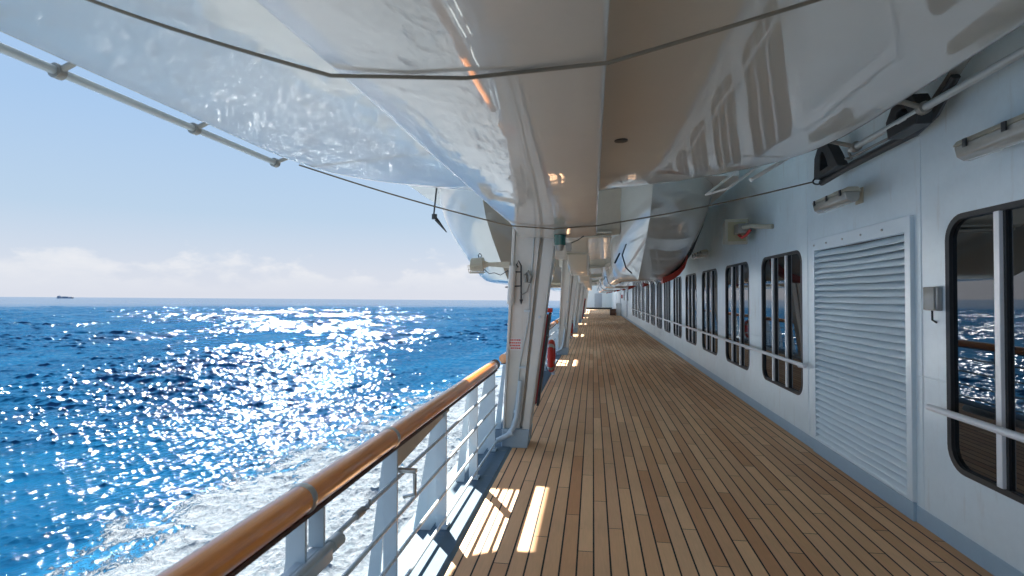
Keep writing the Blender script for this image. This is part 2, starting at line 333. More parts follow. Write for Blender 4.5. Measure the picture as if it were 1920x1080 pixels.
# ------------------------------------------------------------------ the sea
def make_sea():
    a0, a1, na = R(-84), R(6), 1000
    rr = np.concatenate([np.geomspace(20, 1000, 1700), np.geomspace(1040, 42000, 90)])
    aa = np.linspace(a0, a1, na)
    RR, AA = np.meshgrid(rr, aa, indexing='ij')
    X, Y = RR*np.sin(AA), RR*np.cos(AA)
    cell = np.maximum(RR*(a1-a0)/na, np.gradient(rr)[:, None]*np.ones_like(RR))
    Z = np.zeros_like(X); DX = np.zeros_like(X); DY = np.zeros_like(X)
    nw = 100; lam = np.geomspace(.32, 28, nw); rng.shuffle(lam)
    for l_ in lam:
        th = R(-27)+rng.normal(0, R(75 if l_ < 1.6 else 28)); k = 2*math.pi/l_; ph = rng.uniform(0, 6.283)
        s = .080 if l_ < 1.6 else .050 if l_ < 3 else .027 if l_ < 8 else .014
        w = np.clip((l_/cell-2.0)/2.0, 0, 1)*(1.0+1.8*np.clip(RR/320, 0, 1)); a = s/k*w
        arg = k*(X*math.sin(th)+Y*math.cos(th))+ph+.7*np.sin(.11*X+.07*Y+ph)
        Z += a*np.sin(arg); q = .8*a*np.cos(arg); DX += q*math.sin(th); DY += q*math.cos(th)
    grp = .75+.5*np.sin(.045*X+.02*Y)*np.sin(.03*Y-.013*X+1)
    X2, Y2, Z = X+DX, Y+DY, Z*grp
    nr = len(rr); V = np.stack([X2, Y2, Z], -1).reshape(-1, 3).astype(np.float32)
    i, j = np.meshgrid(np.arange(nr-1), np.arange(na-1), indexing='ij')
    q = np.stack([i*na+j, i*na+j+1, (i+1)*na+j+1, (i+1)*na+j], -1).reshape(-1, 4)[:, ::-1].astype(np.int32)
    # the rest of the sea, all round, as a plain fan of rings at the same level
    a2 = np.linspace(a1, a0+2*math.pi, 90); r2 = np.array([0, 20, 60, 150, 600, 3000, 42000.])
    R2, A2 = np.meshgrid(r2, a2, indexing='ij')
    V2 = np.stack([R2*np.sin(A2), R2*np.cos(A2), R2*0-.02], -1).reshape(-1, 3).astype(np.float32); o = len(V)
    i, j = np.meshgrid(np.arange(len(r2)-1), np.arange(89), indexing='ij')
    q2 = (np.stack([i*90+j, i*90+j+1, (i+1)*90+j+1, (i+1)*90+j], -1).reshape(-1, 4)[:, ::-1]+o).astype(np.int32)
    a3 = np.linspace(a0, a1, 24); R3, A3 = np.meshgrid(np.array([0, 20.]), a3, indexing='ij')
    V3 = np.stack([R3*np.sin(A3), R3*np.cos(A3), R3*0-.02], -1).reshape(-1, 3).astype(np.float32); o3 = o+len(V2)
    i, j = np.meshgrid(np.arange(1), np.arange(23), indexing='ij')
    q3 = (np.stack([i*24+j, i*24+j+1, (i+1)*24+j+1, (i+1)*24+j], -1).reshape(-1, 4)[:, ::-1]+o3).astype(np.int32)
    V = np.concatenate([V, V2, V3]); Q = np.concatenate([q, q2, q3])
    me = bpy.data.meshes.new('sea'); me.vertices.add(len(V)); me.vertices.foreach_set('co', V.ravel())
    me.loops.add(Q.size); me.loops.foreach_set('vertex_index', Q.ravel())
    me.polygons.add(len(Q)); me.polygons.foreach_set('loop_start', np.arange(0, Q.size, 4, dtype=np.int32))
    me.polygons.foreach_set('use_smooth', np.ones(len(Q), dtype=bool)); me.update(calc_edges=True)
    me.materials.append(MATS['sea_water'])
    o = bpy.data.objects.new('sea', me); col.objects.link(o); o['kind'] = 'structure'
    n = Vector((.0059, .0089, 1)).normalized()            # the ship is trimmed and heeled a little against the horizon
    o.rotation_euler = Vector((0, 0, 1)).rotation_difference(n).to_euler(); o.location = (0, 0, 1.8-14.0)
make_sea()

# ------------------------------------------------------------------ deck
XW = 2.55
MB().add([(-.95, -6, 0), (XW+.02, -6, 0), (XW+.02, 74, 0), (-.95, 74, 0)], [(0, 1, 2, 3)]).build('deck', 'teak_deck', smooth=0)['kind'] = 'structure'
g = MB().prism([(-1.52, -.9), (-1.52, -.075), (-1.24, -.06), (-1.235, .012), (-.98, .012), (-.951, -.02), (-.951, -.9)], 'y', -6, 74)
g.build('deck_gutter', 'gutter_blue', smooth=0)['kind'] = 'structure'

# ------------------------------------------------------------------ deckhouse wall
wall = thing('deckhouse_wall', 'long white painted steel deckhouse wall with dark rounded windows and a louvre', 'wall', loc=(XW, 0, 0))
def wp(mb): 
    mb.v = [(p[0]-XW, p[1], p[2]) for p in mb.v]; return mb
WIN = [(2.76+.0, 4.33)]+[(7.04+2.265*k, 7.04+2.265*k+1.60) for k in range(13)]
WZ0, WZ1, WR = .55, 2.38, .18
LV = (4.74, 6.64, .16, 2.42)
# the plating is cut round the windows and the louvre: strips between openings plus corner fillets
m = MB(); T = .06
opens = sorted([(a, b, WZ0, WZ1) for a, b in WIN]+[LV])
yprev = -6.0
for a, b, z0, z1 in opens:
    m.box(XW, XW+T, yprev, a, 0, 6.2); m.box(XW, XW+T, a, b, 0, z0); m.box(XW, XW+T, a, b, z1, 6.2); yprev = b
m.box(XW, XW+T, yprev, 74, 0, 6.2)
for a, b in WIN:                              # rounded corners
    for ya, sy in ((a, 1), (b, -1)):
        for za, sz in ((WZ0, 1), (WZ1, -1)):
            arc = [(ya+sy*(WR-WR*math.sin(R(90*k/8))), za+sz*(WR-WR*math.cos(R(90*k/8)))) for k in range(9)]
            m.prism([(ya, za)]+arc, 'x', XW, XW+T)
wp(m).build('plating', 'wall_white', wall, smooth=0)
wp(MB().box(XW-.006, XW, -6, LV[0]-.03, .002, .135).box(XW-.006, XW, LV[1]+.03, 74, .002, .135)).build('skirting', 'skirt_blue', wall, smooth=0)
wp(MB().box(XW-.03, XW+.0, LV[0]-.03, LV[1]+.03, .002, .15)).build('louver_sill', 'skirt_blue', wall, smooth=0, bevel=.006)
# weld seams standing proud of the plate
def seam(p, q, r=.006): wp(MB().tube([p, q], r, 6)).build('weld_seam', 'wall_white', wall)
for yy in (6.86, 4.62, 38.4, 44.0, 52.0, 60.0): seam((XW, yy, .14), (XW, yy, 6.1))
seam((XW, 4.36, 1.17), (XW, 4.70, 1.17), .007)
for k in range(12): seam((XW, WIN[k+1][1]+.03, 1.17), (XW, WIN[k+2][0]-.03, 1.17), .007)
seam((XW, 37, 1.1), (XW, 73.9, 1.1), .012)
def make_window(a, b):
    fr = wp(MB().ring(rrect(a, b, WZ0, WZ1, WR), rrect(a+.045, b-.045, WZ0+.04, WZ1-.04, WR-.035), 'x', XW-.004, XW+.05)).build('window', 'black_iron', wall)
    wp(MB().prism(rrect(a+.03, b-.03, WZ0+.03, WZ1-.03, WR-.03), 'x', XW+.022, XW+.04)).build('pane', 'glass', fr, smooth=0)
    for q in (1/3, 2/3):
        yy = a+(b-a)*q
        wp(MB().box(XW-.018, XW+.021, yy-.025, yy+.025, WZ0+.04, WZ1-.04)).build('mullion', 'trim_white', fr, smooth=0, bevel=.004)
        wp(MB().box(XW+.005, XW+.0215, yy-.048, yy-.0225, WZ0+.04, WZ1-.04)).build('gasket', 'black_iron', fr, smooth=0)
for a, b in WIN: make_window(a, b)
wp(MB().box(XW+.061, XW+.14, -6, 40, .3, 2.7)).build('blind_panel', 'dark_recess', wall, smooth=0)
# louvre
y0, y1, z0, z1 = LV
lf = wp(MB().ring([(y0-.03, z0-.005), (y1+.03, z0-.005), (y1+.03, z1+.03), (y0-.03, z1+.03)], [(y0+.05, z0+.02), (y1-.05, z0+.02), (y1-.05, z1-.10), (y0+.05, z1-.10)], 'x', XW-.033, XW+.03)).build('louver', 'louver_white', wall, smooth=0, bevel=.004)
m = MB(); nsl = 33; pitch = (z1-.10-z0-.02)/nsl
for k in range(nsl):
    zb = z0+.02+k*pitch; rows = []
    ny = 26
    for prof in ((XW-.020, zb-.006), (XW-.030, zb+.002), (XW-.027, zb+.014), (XW+.040, zb+pitch*1.02), (XW+.046, zb+pitch*1.02), (XW-.012, zb+.002)):
        rw = []
        for j in range(ny+1):
            yy = y0+.051+(y1-y0-.102)*j/ny
            sag = .002*math.sin(j*.55+k*1.3)*math.sin(k*.7+1)+(.012*math.sin(math.pi*j/ny)*(1 if k > nsl-4 else .15))
            rw.append((prof[0], yy, prof[1]-sag))
        rows.append(rw)
    rows.append(rows[0]); m.grid(rows)
wp(m).build('slats', 'louver_white', lf, smooth=40)
m = MB()
for q in (.2, .4, .6, .8, .97):
    wp(MB().tube([(XW-.0325, y0+(y1-y0)*q, z1-.04), (XW-.043, y0+(y1-y0)*q, z1-.04)], .010, 8)).build('bolt', 'steel', lf)
wp(MB().box(XW+.048, XW+.058, y0+.05, y1-.05, z0, z1-.02)).build('backing', 'dark_recess', lf, smooth=0)
def wall_rail(a, b):
    X = XW-.10
    o = wp(MB().tube([(X, a, .98), (X, b, .98)], .024, 14)).build('handrail', 'trim_white', wall)
    yy = a+.25
    while yy < b: wp(MB().tube([(X, yy, .97), (X+.02, yy, .94), (XW, yy, .93)], .010, 8)).build('bracket', 'trim_white', o); yy += 2.265
wall_rail(-4, 4.37); wall_rail(6.70, 37.6)
# the overhang that shades the recess above the boats
wp(MB().box(-3.93, 5, -8, 76, 6.203, 6.4)).build('overhang', 'wall_white', wall, smooth=0)
# doors and fittings on the plain stretch far forward
for a in (41.0, 50.5, 60.0):
    d = wp(MB().prism(rrect(a, a+.95, .18, 2.1, .12, 4), 'x', XW-.03, XW-.001)).build('door', 'door_blue', wall, smooth=0)
    wp(MB().tube([(XW-.031, a+.12, 1.1), (XW-.09, a+.12, 1.1), (XW-.09, a+.3, 1.1)], .012, 6)).build('handle', 'steel', d)

bulk = thing('end_bulkhead', 'grey white bulkhead closing the far end of the deck', 'wall', loc=(0, 74.2, 0))
MB().box(-1.6, 5, -.15, .15, -.5, 5.0).build('plating', 'wall_white', bulk, smooth=0)
MB().box(-1.55, 4.9, -.172, -.152, .0, .22).build('skirting', 'black_iron', bulk, smooth=0)
dd = MB().prism(rrect(.2, 1.2, .25, 2.15, .12, 4), 'y', -.19, -.155).build('door', 'door_blue', bulk, smooth=0)
MB().box(.85, 1.1, -.20, -.155, 2.5, 2.7).build('lamp', 'black_iron', bulk, smooth=0)

# ------------------------------------------------------------------ fittings on the wall
def batten_lamp(y, length, label, x=2.40, z=2.71, first=None):
    o = thing('bulkhead_lamp', label, 'lamp', 'tube lamps along the deckhouse wall', loc=(x, y, z))
    hl = length/2
    sec = [(-.075, .02), (-.06, -.05), (-.02, -.075), (.03, -.075), (.055, -.045), (.06, .02)]
    MB().prism(sec, 'y', -hl, hl).build('diffuser', 'lamp_glass', o, bevel=.012)
    MB().prism([(-.078, .021), (-.05, .06), (.04, .06), (.066, .021)], 'y', -hl-.012, hl+.012).build('housing', 'cream_lamp', o, bevel=.008)
    for q in np.linspace(-.8, .8, 3 if length < 1 else 4):
        MB().box(-.088, -.079, hl*q-.018, hl*q+.018, -.01, .045).build('clip', 'black_iron', o, smooth=0, bevel=.002)
    b = MB().box(.0, XW-x-.001, -.05, .05, .061, .085).box(XW-x-.012, XW-x-.001, -.07, .07, -.04, .11)
    b.build('bracket', 'cream_lamp', o, smooth=0, bevel=.003)
    return o
batten_lamp(5.58, .72, 'short cream tube lamp bracketed to the wall above the louvre', x=2.33, z=2.73)
batten_lamp(3.25, 1.22, 'long grey tube lamp on the wall above the nearest big window', x=2.40, z=2.75)
batten_lamp(12.7, 1.22, 'tube lamp on the wall beyond the box floodlight, half hidden by a boat', x=2.42, z=2.75)

fl = thing('emergency_floodlight', 'boxy cream floodlight with red wiring on an arm above the first window', 'floodlight', loc=(2.28, 8.95, 2.83))
MB().hexa([(-.17, -.02, -.21), (.15, -.02, -.21), (.15, .34, -.17), (-.15, .34, -.17)], [(-.19, -.02, .20), (.17, -.02, .20), (.15, .34, .16), (-.15, .34, .16)]).build('lamp_box', 'cream_lamp', fl, smooth=0, bevel=.012)
MB().box(-.15, .12, -.034, -.021, -.16, .15).build('lens', 'amber_glass', fl, smooth=0, bevel=.004)
MB().box(-.06, .10, -.30, -.035, -.06, .09).build('ballast', 'steel_dull', fl, bevel=.01)
MB().tube([(.0, -.1, -.07), (.02, -.2, -.12), (.06, -.28, -.09), (.1, -.35, -.02)], .022, 8).build('wiring', 'red_plastic', fl)
MB().tube([(.02, -.3, .03), (.06, -.55, .02), (.15, -.75, -.02), (.249, -.9, -.04)], .035, 10).build('arm', 'cream_lamp', fl)

sb = thing('switch_box', 'small stainless switch box on the wall beside the louvre', 'switch box', loc=(XW, 4.44, 1.78))
MB().box(-.045, -.001, -.075, .075, -.09, .09).build('case', 'steel', sb, bevel=.008)
MB().box(-.057, -.0455, -.065, .065, -.085, .088).build('cover', 'lamp_glass', sb, bevel=.006)
MB().tube([(-.03, 0, -.09), (-.03, 0, -.16), (0, 0, -.18)], .008, 6).build('cable_gland', 'black_iron', sb)

ab = thing('alarm_box', 'small red alarm box on the wall far along the deck', 'alarm box', loc=(XW, 47.5, 1.75))
MB().box(-.12, -.001, -.14, .14, -.16, .16).build('case', 'red_plastic', ab, bevel=.02); MB().box(-.13, -.1205, -.06, .06, -.05, .05).build('glass_front', 'sign_white', ab, smooth=0)
for yy, lb in ((40.2, 'narrow grey notice board on the wall just past the last window'), (44.9, 'narrow grey notice board between the first two far doors')):
    nbd = thing('notice_board', lb, 'notice board', loc=(XW, yy, 1.9))
    MB().ring([(-.28, -.45), (.28, -.45), (.28, .45), (-.28, .45)], [(-.24, -.41), (.24, -.41), (.24, .41), (-.24, .41)], 'x', -.035, -.001).build('frame', 'steel_dull', nbd, smooth=0)
    MB().box(-.02, -.001, -.24, .24, -.41, .41).build('panel', 'door_blue', nbd, smooth=0)
ch = thing('deck_chest', 'dark brown wooden chest on the deck by a white locker', 'chest', loc=(1.80, 49.8, 0))
MB().box(-.28, .26, -.4, .4, .04, .56).build('body', 'brown_wood', ch, bevel=.012); MB().box(-.30, .28, -.42, .42, .565, .62).build('lid', 'brown_wood', ch, bevel=.012)
lk = thing('locker', 'tall narrow white locker against the wall behind the brown chest', 'locker', loc=(2.28, 50.2, 0))
MB().box(-.14, .26, -.35, .35, 0, 1.15).build('case', 'trim_white', lk, bevel=.01); MB().box(-.155, -.141, -.3, .3, .08, 1.08).build('door', 'black_iron', lk, smooth=0, bevel=.004)

# ------------------------------------------------------------------ the near boat (its flat bottom hangs over the deck)
XC = -.41
near = thing('lifeboat', 'huge glossy white boat hull hanging overhead, nearest of the row', 'lifeboat', loc=(XC, 1.0, 3.0))
def nl(mb): mb.v = [(p[0]-XC, p[1]-1.0, p[2]-3.0) for p in mb.v]; return mb
BT = [(-5.2, .3), (-4.5, 1.3), (-3.4, 1.95), (-2, 2.27), (-.5, 2.40), (4.2, 2.41), (4.6, 2.395), (5.06, 2.31), (5.35, 2.16), (5.6, 1.96), (5.85, 1.66), (6.05, 1.38), (6.2, 1.12), (6.30, .85), (6.34, .55)]
ys = np.concatenate([np.linspace(-5.2, 4.0, 24), np.linspace(4.15, 6.34, 30)])
def bhalf(y):
    xs = [a for a, _ in BT]; return float(np.interp(y, xs, [b for _, b in BT]))
bs = np.array([bhalf(q) for q in ys]); k3 = np.array([.25, .5, .25])
for _ in range(2): bs[1:-1] = np.convolve(bs, k3, 'same')[1:-1]
rows = []
def hull_sec(b, y):
    e = max(0.0, (y-5.2)/1.14); zr = 2.945+.03*e; ze = 3.066+.0*e
    pts = []
    for q in (0, .12, .26, .42, .58, .72, .84, .93, .985):
        pts.append((q*b, zr+(ze-zr)*(q**1.25)))
    pts += [(b, ze+.006), (b+.012, ze+.02), (b+.014, ze+.075), (b+.03, ze+.085), (b*1.02+.04, ze+.36), (0, ze+.37)]
    return pts
for y, b in zip(ys, bs):
    h_ = hull_sec(b, y); rows.append([(XC-p[0], y, p[1]) for p in h_[::-1]]+[(XC+p[0], y, p[1]) for p in h_[1:]])
m = MB().grid(rows); m.f.append(tuple(range(len(rows[0])))); o_ = (len(rows)-1)*len(rows[0]); m.f.append(tuple(o_+i for i in range(len(rows[0])))[::-1])
nl(m).build('hull', 'gelcoat', near, smooth=42)
rows = []
for y, b in ((-5.6, .9), (-5.0, 1.7), (-3.6, 2.25), (-1, 2.46), (3, 2.48), (6.0, 2.47), (6.7, 2.42), (6.9, 2.34), (6.98, 2.2)):
    hp = [(0, 3.437), (b-.03, 3.437), (b+.05, 3.47), (b+.36, 4.1), (b+.34, 4.2), (b*.94, 4.25), (b*.88, 4.8), (b*.62, 5.4), (0, 5.6)]
    rows.append([(XC-p[0], y, p[1]) for p in hp[::-1]]+[(XC+p[0], y, p[1]) for p in hp[1:-1]])
m = MB().grid(rows, close=True); n_ = len(rows[0]); m.f.append(tuple(range(n_))); m.f.append(tuple((len(rows)-1)*n_+i for i in range(n_))[::-1])
nl(m).build('canopy', 'canopy_grey', near, smooth=42)
nl(MB().prism([(-3.66, 4.0), (-3.66, 4.2), (-2.9, 4.2), (-2.9, 4.05)], 'y', -4.5, 6.95)).build('shade_slab', 'canopy_grey', near, bevel=.03)  # added slab, out of view, that keeps the sun off the gutter
# keel box
rows = []
for y in np.concatenate([np.linspace(-4.2, 5.4, 20), np.linspace(5.5, 6.22, 10)]):
    e = max(0, (y-5.5)/.72); zb = 2.555-.055*e**1.5; w = .455-.0*e; fz = max(0, (-2.5-y)/1.7)
    zb += .4*fz**2
    hh = [(0, zb-.028), (w*.4, zb-.022), (w*.75, zb-.008), (w-.022, zb+.002), (w-.009, zb+.006), (w-.002, zb+.014), (w, zb+.03), (w-.01, 3.02)]
    rows.append([(XC-p[0], y, p[1]) for p in hh[::-1]]+[(XC+p[0], y, p[1]) for p in hh[1:]])
m = MB().grid(rows); n_ = len(rows[0]); m.f.append(tuple(range(n_))); m.f.append(tuple((len(rows)-1)*n_+i for i in range(n_))[::-1])
nl(m).build('keel', 'gelcoat_keel', near, smooth=50)
nl(MB().tube([(.21, 4.06, 2.96), (.21, 4.06, 2.972)], .05, 18)).build('drain', 'black_iron', near)
# grab rails
for sx, X, Y0, Y1, bys in ((-1, -3.11, .2, 4.90, (.6, 1.62, 2.68, 3.77, 4.85)), (1, 2.30, -.5, 5.2, (.3, 1.9, 4.12, 5.10))):
    rail = nl(MB().tube([(X, Y0, 3.12), (X, Y1, 3.12)], .026, 14)).build('grab_rail', 'pipe_grey', near)
    for by in bys:
        hx = XC+sx*(bhalf(by)+.035)
        mm = MB().tube([(X, by-.025, 3.12), (X, by+.025, 3.12)], .044, 14)
        mm.tube([(X, by, 3.12), ((X+hx)/2, by, 3.17), (hx-sx*.005, by, 3.19)], [.02, .018, .026], 10)
        mm.box(min(hx-sx*.02, hx+sx*.012), max(hx-sx*.02, hx+sx*.012), by-.07, by+.07, 3.155, 3.225)
        nl(mm).build('bracket', 'steel_dull', rail, bevel=0)
# skate with its cast feet on the wall side
sk = nl(MB().tube([(2.38, 6.02, 2.99), (2.42, 5.6, 3.035), (2.42, 4.45, 3.045), (2.41, 4.2, 3.10), (2.40, 3.95, 3.27)], [.032, .034, .034, .036, .03], 10)).build('skate', 'black_iron', near)
nl(MB().hexa([(2.36, 4.33, 3.07), (2.44, 4.33, 3.07), (2.44, 3.86, 3.36), (2.36, 3.86, 3.36)], [(2.36, 4.28, 3.11), (2.44, 4.28, 3.11), (2.44, 3.80, 3.38), (2.36, 3.80, 3.38)])).build('blade', 'steel_dull', sk, smooth=0, bevel=.006)
outer = [(5.45, 3.04), (6.02, 3.02), (6.0, 3.24), (5.92, 3.33), (5.80, 3.36), (5.70, 3.33), (5.58, 3.20)]
inner = [(5.68, 3.09), (5.86, 3.08), (5.87, 3.15), (5.86, 3.24), (5.82, 3.27), (5.78, 3.25), (5.72, 3.17)]
nl(MB().ring(outer, inner, 'x', 2.30, 2.40)).build('skate_foot', 'black_iron', sk, smooth=0, bevel=.008)
outer = [(4.18, 3.03), (4.55, 3.02), (4.58, 3.16), (4.50, 3.25), (4.34, 3.28), (4.22, 3.26), (4.15, 3.15)]
inner = [(4.30, 3.10), (4.42, 3.10), (4.44, 3.15), (4.41, 3.19), (4.36, 3.20), (4.31, 3.19), (4.28, 3.15)]
nl(MB().ring(outer, inner, 'x', 2.28, 2.39)).build('skate_foot', 'black_iron', sk, smooth=0, bevel=.008)
nl(MB().tube([(2.33, 4.3, 3.05), (2.31, 5.25, 3.055)], .011, 8).tube([(2.26, 5.2, 3.04), (2.33, 5.25, 3.055), (2.33, 5.3, 3.12)], .012, 8)).build('strut', 'steel_dull', sk)
# white struts and brackets at the boat's end on the wall side
nl(MB().tube([(1.75, 6.3, 3.1), (2.48, 6.6, 3.55)], .022, 8).tube([(1.55, 6.5, 3.05), (2.3, 7.0, 3.6)], .018, 8).tube([(1.35, 6.7, 3.02), (1.95, 7.2, 3.5)], .015, 8).tube([(1.55, 6.5, 3.05), (1.35, 6.7, 3.02)], .012, 8)).build('brace', 'canopy_grey', near)

def wire(name, pts, r, label, dense=10):
    o = thing(name, label, 'wire', loc=pts[0]); p0 = Vector(pts[0])
    q = []
    for a, b in zip(pts[:-1], pts[1:]):
        a, b = Vector(a), Vector(b); ln = (b-a).length
        for k in range(dense): 
            s_ = k/dense; p = a.lerp(b, s_); p.z -= .012*ln*math.sin(math.pi*s_)*(1 if ln > 1.3 else 0); q.append(p-p0)
    q.append(Vector(pts[-1])-p0)
    MB().tube(q, r, 8).build('rope', 'rope', o); return o
w1 = wire('lashing_wire', [(-2.86, 1.95, 3.10), (-2.14, 1.76, 3.03), (-.875, 1.68, 2.545), (-.41, 1.69, 2.512), (.05, 1.72, 2.545), (2.02, 1.75, 3.10)], .0068, 'taut rope slung under the boat keel closest to the camera')
w2 = wire('lashing_wire', [(-2.86, 4.86, 3.09), (-.87, 5.52, 2.538), (-.41, 5.62, 2.508), (.05, 5.66, 2.538), (2.28, 5.98, 2.995)], .0075, 'taut rope slung under the far end of the nearest boat, with a wire eye')
m = MB(); p0 = Vector((-2.86, 4.86, 3.09))
lp = [Vector((2.28, 5.98, 2.995))+Vector((.075*(1-math.cos(a)), .018*(1-math.cos(a)), .04*math.sin(a)+.02*(1-math.cos(a)))) for a in np.linspace(0, 2*math.pi, 17)[:-1]]
m.tube([q-p0 for q in lp], .009, 8, closed=True); m.build('thimble', 'black_iron', w2)

# ------------------------------------------------------------------ the boats beyond: twin bows facing aft
def make_boat():
    o = thing('lifeboat', 'x', 'lifeboat', 'white boats hanging in a row beyond the nearest one', loc=(-.38, 7.45, 3.0))
    Z0 = 3.0
    ZL = [2.10, 2.13, 2.22, 2.42, 2.70, 2.95, 3.20, 3.50, 3.80]
    WO = [.72, .84, .92, .99, 1.06, 1.12, 1.19, 1.26, 1.32]
    WI = [.16, .28, .36, .42, .46, .48, .50, .50, .50]
    def ystem(z): return .02+2.3*max(0, (3.12-z)/1.02)**1.25-.25*max(0, z-3.12)
    dd_ = np.concatenate([[0], np.geomspace(.03, 2.6, 22), [4, 5.5, 7.0, 8.2]])
    def gfun(d, p): return min(1.0, 1-(1-min(d/2.6, 1))**p)
    YE = 8.35
    hull = MB()
    for sx in (-1, 1):
        out_, in_ = [], []
        for z, wo, wi in zip(ZL, WO, WI):
            ro, ri = [], []
            for d in dd_:
                yy = min(ystem(z)+d, YE); go = gfun(d, 2.0); gi = gfun(d, 2.3)
                if d == dd_[-1]: yy = YE
                ro.append((sx*(1.18+wo*go), yy, z-Z0)); ri.append((sx*(1.18-wi*gi), yy, z-Z0))
            out_.append(ro); in_.append(ri)
        hull.grid(out_); hull.grid(in_); hull.grid([out_[0], in_[0]])
        n = len(dd_)-1
        hull.grid([[rw[n] for rw in out_], [rw[n] for rw in in_]])
    hull.build('hull', 'gelcoat', o, smooth=40)
    # tunnel roof, sloping front between the bows
    mm = MB()
    prof = [(YE, 2.86), (2.4, 2.84), (1.75, 2.80), (1.6, 2.81), (1.45, 2.88), (1.2, 3.10), (.95, 3.55), (.75, 4.2)]
    mm.grid([[(x_, y_, z_-Z0+.03*(x_/.75)**2) for x_ in np.linspace(-.82, .82, 9)] for y_, z_ in prof])
    mm.box(-.68, .68, 1.50, 1.62, 2.775-Z0, 2.80-Z0)
    mm.box(-.68, .68, 1.40, 1.46, 2.83-Z0, 2.855-Z0)
    mm.build('tunnel', 'boat_beige', o, smooth=30)
    # topsides, deck and cabin
    rows = []
    for y_, b_ in ((.98, 2.45), (1.03, 2.56), (1.25, 2.62), (1.8, 2.66), (3, 2.68), (6, 2.68), (8.0, 2.6), (YE, 2.4)):
        rows.append([(-b_, y_, .62), (-b_-.03, y_, .70), (-b_-.02, y_, .98), (-b_+.05, y_, 1.05), (-b_*.85, y_, 1.5), (-b_*.6, y_, 2.1), (0, y_, 2.35), (b_*.6, y_, 2.1), (b_*.85, y_, 1.5), (b_-.05, y_, 1.05), (b_+.02, y_, .98), (b_+.03, y_, .70), (b_, y_, .62)])
    rows = [[(p[0], p[1]+max(0, p[2]-.62)*.95*max(0, 1-(p[1]-.98)/3.5), p[2]) for p in rw] for rw in rows]
    MB().prism([(-3.28, 1.0), (-3.28, 1.2), (-2.5, 1.2), (-2.5, 1.05)], 'y', 1.38, YE-.1).build('shade_slab', 'canopy_grey', o, bevel=.03)  # unseen slab added seaward to shade the gutter below
    mm = MB().grid(rows); n_ = 13; mm.f.append(tuple(range(n_))); mm.f.append(tuple((len(rows)-1)*n_+i for i in range(n_))[::-1])
    mm.add([rows[i][0] for i in range(8)]+[rows[i][12] for i in range(8)], [(i, i+1, 9+i, 8+i) for i in range(7)])
    mm.build('canopy', 'canopy_grey', o, smooth=40)
    # centre keel aft
    rows = []
    for y_, zz in ((5.6, 2.80), (6.1, 2.68), (6.9, 2.50), (7.9, 2.40), (YE-.02, 2.40)):
        rows.append([(-.30, y_, .0), (-.27, y_, zz-Z0+.05), (-.22, y_, zz-Z0), (.22, y_, zz-Z0), (.27, y_, zz-Z0+.05), (.30, y_, .0)])
    mm = MB().grid(rows); mm.f.append(tuple(range(6))); mm.f.append(tuple(24+i for i in range(6))[::-1])
    mm.build('keel', 'boat_beige', o, smooth=30)
    # skates on the wall side
    for ys_ in (3.35, 7.35):
        pts = [(2.42, ys_-1.9, 1.15), (2.38, ys_-1.4, .75), (2.34, ys_-.6, .10), (2.24, ys_-.1, -.34), (2.10, ys_, -.58)]
        s_ = MB().tube(pts, [.03, .04, .045, .045, .04], 8).build('skate', 'black_iron', o)
        pts = [(2.20, ys_-.05, -.46), (2.16, ys_, -.60), (2.06, ys_-.03, -.73), (1.92, ys_-.05, -.83), (1.74, ys_-.05, -.90)]
        rows = []
        for p in pts: rows.append([(p[0]-.03, p[1]-.17, p[2]+.06), (p[0]-.03, p[1]-.14, p[2]-.06), (p[0]-.03, p[1]+.14, p[2]-.06), (p[0]-.03, p[1]+.17, p[2]+.06)])
        mm = MB().grid(rows, close=True); mm.f.append((0, 1, 2, 3)); mm.f.append((19, 18, 17, 16))
        mm.build('fender', 'red_fender', s_, smooth=40)
    # fairlead and lamp at the outer bow, bow shackles
    MB().tube([(-2.20, 1.15, .62), (-2.16, .86, .12), (-2.12, .86, .05)], .014, 6).tube([(-2.15, .86, .04), (-2.15, .86, .12)], .045, 10).tube([(-2.12, .86, .04), (-1.98, .98, -.16)], [.035, .008], 6).build('bow_lamp', 'black_iron', o)
    MB().tube([(.92, 1.5, -.35), (.84, 1.2, -.55), (.90, 1.25, -.75), (1.0, 1.4, -.83)], .012, 6).tube([(.80, 1.22, -.52), (.72, 1.1, -.68)], .014, 6).build('painter_hook', 'black_iron', o)
    return o
boat = make_boat()
boat['label'] = 'first white boat with two pointed bows just past the nearest column'
BL = ['second twin-bowed white boat along the row, mostly behind the first', 'third twin-bowed white boat along the row, small and dim', 'fourth twin-bowed white boat along the row, tiny above the deck', 'fifth white boat in the row, close to the end bulkhead']
for k, lb in enumerate(BL):
    b = copy_tree(boat); b.location.y += 10.1*(k+1); b['label'] = lb

